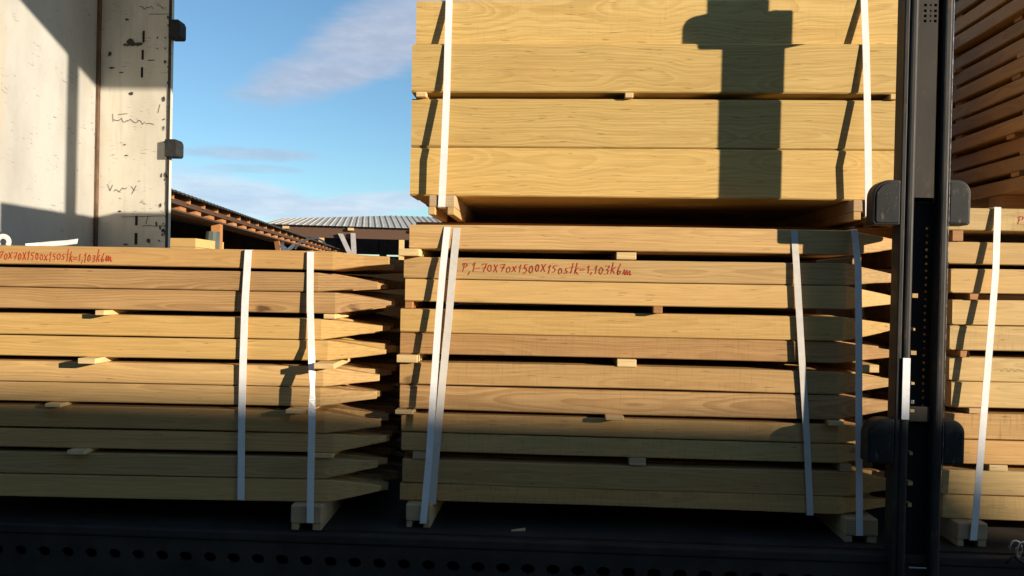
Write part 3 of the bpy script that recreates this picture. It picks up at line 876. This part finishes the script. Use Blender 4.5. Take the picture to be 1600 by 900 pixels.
# ------------------------------------------------------------------ shaded board bundle beyond the black post
XB = at(1478, 200, 0.62).x
zb0 = at(1600, 322, 0.1).z
PRT = PR['z'][0][1]
nb = 16
bh, gapz = 0.048, 0.014
zz = max(zb0, PRT + 0.07)
for yy in (0.25, 0.9, 1.55):
    o = MB().box((0, 0, 0.001), (0.8, 0.08, zz - PRT - 0.001)).build('bearer_beam', M['stick_dark'], loc=(XB + 0.01, yy, PRT))
    tag(o, 'dark bearer under the shaded board stack beyond the black post, %s' % ('nearest the deck edge' if yy < 0.5 else 'in the middle' if yy < 1 else 'innermost'), 'bearer')
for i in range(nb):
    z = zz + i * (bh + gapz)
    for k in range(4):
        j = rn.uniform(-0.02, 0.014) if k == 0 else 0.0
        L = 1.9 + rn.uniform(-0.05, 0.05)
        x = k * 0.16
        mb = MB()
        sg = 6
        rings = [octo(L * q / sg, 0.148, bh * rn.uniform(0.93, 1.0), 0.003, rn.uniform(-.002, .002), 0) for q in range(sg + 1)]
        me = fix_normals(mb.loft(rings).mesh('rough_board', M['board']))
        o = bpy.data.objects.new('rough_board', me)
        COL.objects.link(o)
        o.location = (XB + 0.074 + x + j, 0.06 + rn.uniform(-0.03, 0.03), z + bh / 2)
        o.rotation_euler = (0, 0, R(90))
        if k == 0:
            tag(o, 'brown board edge in the shaded stack beyond the black post, %s' % ('lowest layer' if i == 0 else 'layer %s above its lowest' % ['one', 'two', 'three', 'four', 'five', 'six', 'seven', 'eight', 'nine', 'ten', 'eleven', 'twelve', 'thirteen', 'fourteen', 'fifteen'][i - 1]), 'board', 'board edges of the shaded stack')
            if i == 9:
                mb2 = MB()
                for q in range(34):
                    u0 = 0.45 + q * 0.02
                    ribbon(mb2, [(u0, 0.0757, -0.012 + rn.uniform(-.004, .004)), (u0 + rn.uniform(.004, .012), 0.0757, 0.012 + rn.uniform(-.004, .004)), (u0 + 0.015, 0.0757, rn.uniform(-.012, .0))], 0.004, Vector((0, 1, 0)))
                mb2.build('red_handwriting', M['ink'], o)
        else:
            tag(o, 'board further inside the shaded stack beyond the black post', 'board', 'inner boards of the shaded stack')
    if i < nb - 1:
        for yy in (0.12, 0.55, 0.98, 1.45, 1.85):
            yj = yy + rn.uniform(-0.05, 0.05)
            o = MB().box((0, 0, 0.0005), (0.66, 0.045, gapz - 0.0005)).build('board_spacer', M['board'], loc=(XB + rn.uniform(-0.004, 0.02), yj, z + bh))
            tag(o, 'thin brown spacer between boards of the shaded stack beyond the black post', 'spacer stick', 'spacers of the shaded board stack')

# ------------------------------------------------------------------ packing straps
def strap(label, pts, wd, m='strap', back=None, group=None, bottom_under=0.03, over=True, twist=None):
    """pts: (px, py, Y) down the front; the band then runs under and behind the pack"""
    P = [at(x, y, Y) for x, y, Y in pts]
    # refine
    Q = []
    for i in range(len(P) - 1):
        for k in range(4):
            Q.append(P[i].lerp(P[i + 1], k / 4))
    Q.append(P[-1])
    mb = MB()
    tw = twist or (lambda f: 0.0)
    full = []
    n = len(Q)
    for i, q in enumerate(Q):
        f = i / (n - 1)
        a = tw(f)
        full.append((q, Vector((math.cos(a), math.sin(a), 0)), Vector((math.sin(a), -math.cos(a), 0))))
    b = back
    top = P[0]; bot = P[-1]
    if over:
        for yy in (0.01, 0.05, b):
            pass
        full = [(Vector((top.x, b, top.z + 0.0012)), Vector((1, 0, 0)), Vector((0, 0, 1))), (Vector((top.x, top.y + 0.004, top.z + 0.0012)), Vector((1, 0, 0)), Vector((0, -0.7, 0.7)))] + full
    full = full + [(Vector((bot.x, bot.y + 0.004, bot.z - 0.002)), Vector((1, 0, 0)), Vector((0, -0.7, -0.7))), (Vector((bot.x, bot.y + bottom_under, bot.z - 0.002)), Vector((1, 0, 0)), Vector((0, 0, -1)))]
    rings = []
    for q, s, nn in full:
        s = s * (wd / 2); t = nn * 0.0006
        rings.append([q - s - t, q + s - t, q + s + t, q - s + t])
    base = bot
    rings = [[r - base for r in ring] for ring in rings]
    me = fix_normals(mb.loft(rings).mesh('packing_strap', M[m]))
    o = bpy.data.objects.new('packing_strap', me)
    o.location = base
    COL.objects.link(o)
    return tag(o, label, 'strap', group or 'white straps round the timber packs')
def ylp(x):
    return x_on(yawL, x, 500, 250, lyp).y
y1, y2 = ylp(384), ylp(487)
strap('flat white strap round the pack under the headboard, ending at its lowest post', [(388, 391, y1 - .008), (383, 470, y1 - .012), (380, 560, y1 - .012), (377.5, 660, y1 - .010), (376.5, 781, y1 - .008)], 0.0215, back=0.85)
def twf(f):
    return 1.15 * math.exp(-((f - 0.52) / 0.10) ** 2) * 1.0
strap('twisted white strap near the pointed tips under the headboard, ending at the bearer', [(485, 394, y2 - .006), (484.5, 470, y2 - .012), (486.5, 540, y2 - .020), (488, 600, y2 - .06), (487.5, 650, y2 - .062), (486, 720, y2 - .05), (484.5, 817, y2 - .040)], 0.0205, back=0.85, twist=twf)
strap('bright white strap of the close pair on the pack below the thick beams', [(699, 355, -.006), (692, 420, -.020), (685, 500, -.030), (678, 600, -.042), (670, 720, -.045), (661, 818, -.040)], 0.0205, back=0.85)
strap('duller strap running just behind the bright one on the pack below the thick beams', [(714, 356, -.004), (707, 430, -.010), (700, 510, -.012), (692, 590, -.012), (683, 690, -.010), (675, 788, -.006)], 0.0225, back=0.85, m='strap_grey')
strap('strap half in the shadow of the black post on the pack below the thick beams', [(1241, 361, -.005), (1246, 440, -.010), (1253, 560, -.012), (1261, 690, -.010), (1266, 805, -.006)], 0.0195, back=0.85, m='strap_grey')
strap('white strap close beside the black post, ending at the bearer on the deck', [(1335, 359, -.006), (1341, 420, -.02), (1342, 520, -.032), (1342, 640, -.038), (1342.5, 740, -.040), (1343, 837, -.040)], 0.0195, back=0.85)
strap('slanting white strap on the blunt-ended pack beyond the black post', [(1559, 324, -.006), (1556, 420, -.022), (1548, 520, -.034), (1538, 640, -.040), (1530, 740, -.042), (1521, 844, -.040)], 0.0195, back=0.6)
strap('white strap round the free end of the thick yellow beams', [(702, -5, YU + .022), (700, 67, YU - .004), (698, 145, YU - .020), (694, 240, YU - .042), (690, 323, 0.087)], 0.0225, back=0.9)
strap('white strap round the thick yellow beams beside the black post', [(1350, -5, YU + .022), (1353, 68, YU - .004), (1355, 150, YU - .020), (1356.5, 250, YU - .042), (1357.5, 338, 0.087)], 0.0215, back=0.9)

# ------------------------------------------------------------------ the black side post
YP = -0.140
c0 = at(1442.5, 0, YP); c1 = at(1424, 885, YP)
PXc = (at(1442.5, 200, YP).x)
zbot = at(1425, 900, YP).z - 0.1
post = empty('side_post', (PXc, YP, zbot), 'tall black steel post with rounded pockets standing at the edge of the trailer deck', 'steel post')
lean = math.atan2(c1.x - c0.x, c0.z - c1.z)
def zpx(y):
    return at(1435, y, YP).z - zbot
ztop = ROOF - 0.06 - zbot
DP = 0.046
def sp(name, m, lo, hi, bevel=0.0, par=None):
    return MB().box(lo, hi).build(name, M[m], par or post, bevel=bevel)
def roundbar(name, m, x0, x1, y0, y1, z0, z1, r=0.007):
    poly = []
    for cx, cy, a0 in ((x1 - r, y0 + r, -90), (x1 - r, y1 - r, 0), (x0 + r, y1 - r, 90), (x0 + r, y0 + r, 180)):
        for k in range(4):
            a = R(a0 + 30 * k)
            poly.append((cx + r * math.cos(a), cy + r * math.sin(a)))
    me = MB().loft([[(x, y, z0) for x, y in poly], [(x, y, z1) for x, y in poly]])
    o = me.build(name, M[m], post)
    fix_normals(o.data)
    return o
roundbar('flange', 'steel', -0.066, -0.052, 0.004, DP + 0.012, 0, ztop, 0.003)
roundbar('flange', 'steel', -0.051, -0.028, 0.0, DP, 0, ztop, 0.008)
roundbar('flange', 'steel', 0.041, 0.066, 0.0, DP, 0, ztop, 0.008)
def plate(name, m, x0, x1, z0, z1, y, th, holes):
    xs = sorted({x0, x1, *[h[0] for h in holes], *[h[1] for h in holes]})
    zs = sorted({z0, z1, *[h[2] for h in holes], *[h[3] for h in holes]})
    def solid(i, j):
        if not (0 <= i < len(xs) - 1 and 0 <= j < len(zs) - 1): return False
        cx, cz = (xs[i] + xs[i + 1]) / 2, (zs[j] + zs[j + 1]) / 2
        return not any(h[0] < cx < h[1] and h[2] < cz < h[3] for h in holes)
    mb = MB()
    def q(*p):
        b = len(mb.v); mb.v += p; mb.f.append((b, b + 1, b + 2, b + 3))
    for i in range(len(xs) - 1):
        for j in range(len(zs) - 1):
            if not solid(i, j): continue
            a, b_, c, d = xs[i], xs[i + 1], zs[j], zs[j + 1]
            q((a, y, c), (b_, y, c), (b_, y, d), (a, y, d))
            q((a, y + th, c), (a, y + th, d), (b_, y + th, d), (b_, y + th, c))
            if not solid(i - 1, j): q((a, y, c), (a, y, d), (a, y + th, d), (a, y + th, c))
            if not solid(i + 1, j): q((b_, y, c), (b_, y + th, c), (b_, y + th, d), (b_, y, d))
            if not solid(i, j - 1): q((a, y, c), (a, y + th, c), (b_, y + th, c), (b_, y, c))
            if not solid(i, j + 1): q((a, y, d), (b_, y, d), (b_, y + th, d), (a, y + th, d))
    return mb.build(name, M[m], post)
zc = zpx(308)
hl = []
for dxp in (-0.0085, 0.006, 0.0195):
    for yy in (6, 15, 23, 31):
        r = 0.0038 if abs(dxp - 0.006) > 0.001 else 0.0026
        hl.append((dxp - r, dxp + r, zpx(yy) - r, zpx(yy) + r))
plate('cover_plate', 'steel2', -0.028, 0.027, zc, ztop, 0.010, 0.003, hl)
sp('back_plate', 'slot', (-0.028, DP - 0.006, zc - 0.01), (0.041, DP - 0.003, ztop))  # added behind the cover plate to keep its holes dark
hl = []
yy = 355.0
while yy < 640:
    z = zpx(yy)
    hl.append((0.0200, 0.0268, z - 0.0034, z + 0.0034))
    yy += 11.2
plate('hole_plate', 'slot', -0.028, 0.041, 0.0, zc - 0.011, 0.036, 0.002, hl)
# rounded pockets on both sides, three levels
def ear(side, z0, h, wd, r=None):
    n = 8
    r = r or min(wd, h) * 0.62
    poly = [(0.0, 0.0), (wd - 0.006, 0.0), (wd, 0.006)]
    for k in range(n + 1):
        a = R(90 * k / n)
        poly.append((wd - r + r * math.cos(a), h - r + r * math.sin(a)))
    poly.append((0.0, h))
    if side < 0:
        poly = [(-x, z) for x, z in reversed(poly)]
    o = MB().prism(poly, 0.0, 0.05).build('slat_pocket', M['steel'], post, loc=(0.0665 * side, 0.003, z0), bevel=0.004)
    fix_normals(o.data)
    # shallow raised frame line on the pocket's face
    ins = [((x * 0.86 + (0.03 * side * wd)), z * 0.9 + h * 0.04) for x, z in poly]
    f = MB().prism(ins, -0.003, 0.001).build('pocket_face', M['pocket'], o, bevel=0.002)
    fix_normals(f.data)
    return o
pz = zpx(352) - zpx(727)
for z0 in (zpx(727), zpx(352), zpx(352) + pz):
    ear(-1, z0, 0.127, 0.076)
    ear(1, z0 + 0.003, 0.127, 0.060, 0.008 if z0 > zpx(300) else None)
for yy, hw, hh in ((462, 0.0075, 0.0060), (515, 0.0024, 0.0034), (552, 0.0075, 0.0055), (600, 0.0044, 0.0034), (643, 0.0058, 0.0042), (710, 0.0042, 0.0042), (757, 0.0068, 0.0056), (791, 0.0052, 0.0052)):
    z = zpx(yy)
    sp('lit_spot_block', 'shedpale', (-0.0165 - hw, 0.010, z - hh), (-0.0165 + hw, 0.0358, z + hh))  # pale blocks stand in for the lit holes in the plate
sp('worn_edge', 'shiny', (0.0648, -0.0006, 0.35), (0.0666, 0.0008, ztop))
sp('latch_plate', 'steel2', (-0.0275, 0.012, zpx(660)), (0.034, 0.016, zpx(636)), 0.002)
sp('bolt', 'shiny', (-0.022, 0.008, zpx(632)), (-0.013, 0.0118, zpx(626)), 0.001)
o = sp('tape_strip', 'tape', (-0.0500, -0.0012, zpx(656)), (-0.0295, 0.0, zpx(560)), 0)
sp('foot_latch', 'shiny', (-0.022, -0.006, zpx(887.5)), (0.026, -0.001, zpx(885.5)), 0.0008)
post.rotation_euler = (0, R(0.45), 0)

# ------------------------------------------------------------------ small things on the deck and on the packs
q = atZ(810, 828, BED + 0.004)
mb = MB().hexa([(-0.022, -0.004, 0), (0.02, -0.002, 0), (0.022, 0.004, 0), (-0.018, 0.002, 0), (-0.022, -0.004, 0.005), (0.02, -0.002, 0.008), (0.022, 0.004, 0.008), (-0.018, 0.002, 0.004)])
o = mb.build('wood_splinter', M['stick'], loc=(q.x, q.y, BED + 0.001), rot=(0, 0, R(12)))
tag(o, 'small pale wood splinter lying on the dark deck edge', 'splinter')

hk = at(1588, 862, YF - 0.06)
hook = empty('ratchet_hook', (hk.x, hk.y, hk.z), 'bright steel lashing hook hanging on the side rail beyond the black post', 'hook')
def ring_pts(cx, cz, rx, rz, a0, a1, n=18, dy=0.0):
    return [(cx + rx * math.cos(R(a0 + (a1 - a0) * k / n)), dy, cz + rz * math.sin(R(a0 + (a1 - a0) * k / n))) for k in range(n + 1)]
MB().tube(ring_pts(-0.002, 0.006, 0.016, 0.024, -110, 190), 0.0034).build('ring', M['shiny'], hook, smooth=True)
MB().tube(ring_pts(0.014, 0.002, 0.020, 0.028, -60, 215, dy=-0.012), 0.0038).build('ring', M['shiny'], hook, smooth=True)
MB().tube([(-0.026, 0.0, -0.035), (-0.020, -0.004, -0.020), (-0.010, -0.004, -0.012), (0.008, -0.006, -0.024), (0.022, -0.006, -0.03)], 0.0042).build('shank', M['steel'], hook, smooth=True)

LT = PL['z'][0][1]
def loose(label, pts, wd, m='strap', n=Vector((0, -1, 0.6))):
    P = [Vector(p) for p in pts]
    base = P[0].copy()
    rings = []
    for i, p in enumerate(P):
        t = (P[min(i + 1, len(P) - 1)] - P[max(i - 1, 0)]).normalized()
        s = t.cross(n).normalized() * wd / 2
        nn = s.cross(t).normalized() * 0.0008
        rings.append([p - base - s - nn, p - base + s - nn, p - base + s + nn, p - base - s + nn])
    me = fix_normals(MB().loft(rings).mesh('loose_strap', M[m]))
    o = bpy.data.objects.new('loose_strap', me)
    o.location = base
    COL.objects.link(o)
    return tag(o, label, 'strap end')
def lp(x, y, Y): return at(x, y, Y)
b_ = 0.14
loose('white loose strap end lifting off the pack below the headboard', [lp(40, 384.5, b_ - .02), lp(60, 383, b_), lp(80, 381, b_), (lp(103, 379.5, b_)), lp(121, 377, b_)], 0.020)
c_ = [lp(5 + 9 * math.cos(R(a)), 378 - 9 * math.sin(R(a)), 0.12) for a in range(-40, 221, 20)]
loose('white loop of strap on the pack below the headboard, at the picture edge', c_, 0.016, n=Vector((0, 1, 0)))
d_ = 0.45
loose('thin grey strap arching over the far edge of the pack under the headboard', [lp(461, 389, d_), lp(465, 383, d_), lp(472, 377, d_), lp(483, 373, d_), lp(495, 372, d_), (lp(505, 377, d_)), lp(510, 384, d_)], 0.008, 'strap_grey')
loose('short creased white strap end standing beside the arching grey strap', [lp(437, 383, d_), lp(443, 387, d_), lp(449, 391, d_), lp(456, 386, d_), lp(460, 381, d_)], 0.016)

# ------------------------------------------------------------------ open timber shed with long eave
sd = Vector((-math.sin(R(7.9)), math.cos(R(7.9)), 0))        # along the eave, away from us
sn = Vector((math.cos(R(7.9)), math.sin(R(7.9)), 0))         # out of the open side
P0 = at(265, 292, 9.05)
EZ = P0.z
shed = empty('open_timber_shed', (P0.x - sn.x * 4, P0.y - sn.y * 4, 0), 'long open timber shed with orange rafter ends and dark inside', 'shed')
shed.rotation_euler = (0, 0, R(7.9))
# local frame of the shed: x = out of the open side (eave at x=4), y = along the eave, z up
def sh(name, m, lo, hi, par=None, bevel=0.0):
    return MB().box(lo, hi).build(name, M[m], par or shed, bevel=bevel)
s0, s1 = -7.0, 21.0
# roof sheet, rising away from the eave, with fine corrugation
mb = MB()
nc = 280
for k in range(nc + 1):
    y = s0 + (s1 - s0) * k / nc
    dz = 0.02 if k % 2 else 0.0
    mb.v += [(4.0, y, EZ - 0.03 + dz), (-5.0, y, EZ + 1.4 + dz), (4.0, y, EZ - 0.05 + dz), (-5.0, y, EZ + 1.38 + dz)]
for k in range(nc):
    a = 4 * k
    mb.f += [(a, a + 4, a + 5, a + 1), (a + 2, a + 3, a + 7, a + 6), (a, a + 2, a + 6, a + 4)]
rf = mb.build('roof', M['roofdark'], shed)
y = s0 + 0.3
while y < s1:
    MB().hexa([(1.0, y, EZ + 0.285), (3.88, y, EZ - 0.125), (3.88, y + 0.07, EZ - 0.125), (1.0, y + 0.07, EZ + 0.285),
               (1.0, y, EZ + 0.405), (3.88, y, EZ - 0.036), (3.88, y + 0.07, EZ - 0.036), (1.0, y + 0.07, EZ + 0.405)]).build('rafter', M['shedwood'], shed)
    y += 0.80
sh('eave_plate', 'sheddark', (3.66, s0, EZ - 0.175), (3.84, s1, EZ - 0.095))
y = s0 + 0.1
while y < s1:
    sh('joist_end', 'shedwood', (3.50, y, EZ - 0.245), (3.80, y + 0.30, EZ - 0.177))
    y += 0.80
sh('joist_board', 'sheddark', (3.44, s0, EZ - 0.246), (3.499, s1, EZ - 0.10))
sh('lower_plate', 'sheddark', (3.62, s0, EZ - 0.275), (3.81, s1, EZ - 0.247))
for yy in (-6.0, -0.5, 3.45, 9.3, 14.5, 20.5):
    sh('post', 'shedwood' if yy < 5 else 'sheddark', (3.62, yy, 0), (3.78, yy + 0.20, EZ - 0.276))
    if yy > 5: MB().hexa([(3.64, yy - 0.40, EZ - 0.28), (3.76, yy - 0.40, EZ - 0.28), (3.76, yy - 0.003, EZ - 0.72), (3.64, yy - 0.003, EZ - 0.72),
               (3.64, yy - 0.28, EZ - 0.277), (3.76, yy - 0.28, EZ - 0.277), (3.76, yy - 0.003, EZ - 0.58), (3.64, yy - 0.003, EZ - 0.58)]).build('brace', M['shedwood'], shed)
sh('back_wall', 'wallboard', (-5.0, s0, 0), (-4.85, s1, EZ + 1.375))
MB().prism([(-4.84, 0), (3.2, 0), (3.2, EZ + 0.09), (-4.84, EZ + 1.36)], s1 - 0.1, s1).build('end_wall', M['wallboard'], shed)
# a stack of sawn timber and a sheet under the shed roof
def shed_pt(x, y, depthY):
    return at(x, y, depthY)
a = at(262, 388, 11.5); c = at(306, 372, 11.5)
for i in range(3):
    o = MB().box((0, 0, 0), (c.x - a.x + 0.4, 1.2, 0.155)).build('sawn_timber', M['post_pale'], loc=(a.x - 0.4, 11.5, c.z - 0.16 * (i + 1)), bevel=0.005)
    tag(o, ['topmost yellow sawn timber under the open shed roof', 'yellow sawn timber second from the top under the shed roof', 'lowest yellow sawn timber just above the pack under the shed roof'][i], 'sawn timber', 'yellow timbers under the shed roof')
o = MB().box((0, 0.1, 0), (c.x - a.x + 0.3, 1.1, c.z - 0.48)).build('timber_trestle', M['sheddark'], loc=(a.x - 0.35, 11.5, 0), bevel=0.01)
tag(o, 'dark trestle block carrying the yellow timbers in the shed', 'trestle')
a = at(330, 388, 12.4); c = at(316, 362, 12.4)
mb = MB()
rings = []
for k in range(9):
    f = k / 8
    z = (a.z + 0.28 - 0.0) * (1 - f) * 0 + (c.z) * f
    wv = 0.28 * (1 - 0.55 * f)
    cx = 0.12 * f
    rings.append([(cx + wv * (1 + .12 * math.sin(5 * q + k)) * math.cos(2 * math.pi * q / 12), 0.25 * (1 - 0.4 * f) * math.sin(2 * math.pi * q / 12), z) for q in range(12)])
o = mb.loft(rings).build('tarpaulin', M['tarp'], loc=(at(322, 380, 12.4).x, 12.4, 0))
fix_normals(o.data)
tag(o, 'dark green-grey tarpaulin hanging beside the shed post', 'tarpaulin')

# ------------------------------------------------------------------ second shed with ribbed grey metal roof
A2 = at(425, 346.5, 26.0); B2 = at(700, 364, 27.5)
e0 = Vector((A2.x, A2.y, 0)); e1 = Vector((B2.x, B2.y, 0))
ed = (e1 - e0).normalized()
ang = math.atan2(ed.y, ed.x)
EZ2 = (A2.z + B2.z) / 2
shed2 = empty('metal_roof_shed', (e0.x, e0.y, 0), 'open shed with ribbed grey metal roof beyond the yard', 'shed')
shed2.rotation_euler = (0, 0, ang)
LEN = (e1 - e0).length
xa, xb = -0.3, LEN + 14.0
RISE, RUN = 1.05, 7.0
mb = MB()
prof = []
x = xa
while x < xb:
    prof += [(x, 0), (x + 0.16, 0), (x + 0.175, 0.022), (x + 0.215, 0.022), (x + 0.23, 0)]
    x += 0.24
def rz(f, x):
    return EZ2 + RISE * f * (0.72 + 0.28 * min(1, max(0, (x + 0.5) / 5.0)))
nr = 6
for px, pz in prof:
    for k in range(nr + 1):
        f = k / nr
        mb.v.append((px, -0.35 + RUN * f, rz(f, px) + pz))
for i in range(len(prof) - 1):
    for k in range(nr):
        a_ = i * (nr + 1) + k
        mb.f.append((a_, a_ + nr + 1, a_ + nr + 2, a_ + 1))
mb.build('roof', M['roofmetal'], shed2)
def s2(name, m, lo, hi, bevel=0.0):
    return MB().box(lo, hi).build(name, M[m], shed2, bevel=bevel)
s2('eave_beam', 'sheddark', (xa, -0.12, EZ2 - 0.42), (xb, 0.06, EZ2 + 0.022))
s2('back_wall', 'wallboard', (xa, 9.0, 0), (xb, 9.15, EZ2 - 0.72))
s2('upper_back_wall', 'wallboard', (xa, 9.0, EZ2 - 0.64), (xb, 9.15, EZ2 + 0.35))
x = xa + 0.5
while x < xb:
    s2('wall_post', 'wallboard', (x, 8.9, 0), (x + 0.35, 8.999, EZ2 + 0.3))
    x += 1.9
for px in (502, 629, 700, 760):
    q = at(px, 380, 26.3)
    lx = (Vector((q.x, q.y, 0)) - e0).dot(ed)
    s2('post', 'shedpale', (lx - 0.10, -0.10, 0), (lx + 0.10, 0.05, EZ2 - 0.421))
def strut(x0, y0, x1, y1):
    p = at(x0, y0, 25.6); q = at(x1, y1, 25.6)
    lx0 = (Vector((p.x, p.y, 0)) - e0).dot(ed); lx1 = (Vector((q.x, q.y, 0)) - e0).dot(ed)
    k = (p.z - 0.6) / max(0.05, (p.z - q.z))
    lxb = lx0 + (lx1 - lx0) * k
    MB().hexa([(lxb - .09, -.30, 0.6), (lxb + .09, -.30, 0.6), (lxb + .09, -.2, 0.6), (lxb - .09, -.2, 0.6),
               (lx0 - .09, -.30, p.z), (lx0 + .09, -.30, p.z), (lx0 + .09, -.2, p.z), (lx0 - .09, -.2, p.z)]).build('strut', M['greyplank'], shed2)
strut(531, 363, 545, 393)
strut(551, 362, 552.5, 393)
x = 0.4
while x < xb:
    s2('rafter_end', 'shedpale', (x, -0.30, EZ2 - 0.14), (x + 0.22, -0.121, EZ2 - 0.05))
    x += 2.3

for o in bpy.data.objects:
    if 'label' in o and len(o['label'].split()) > 16:
        raise SystemExit('LONG ' + o.name + ' ' + o['label'])
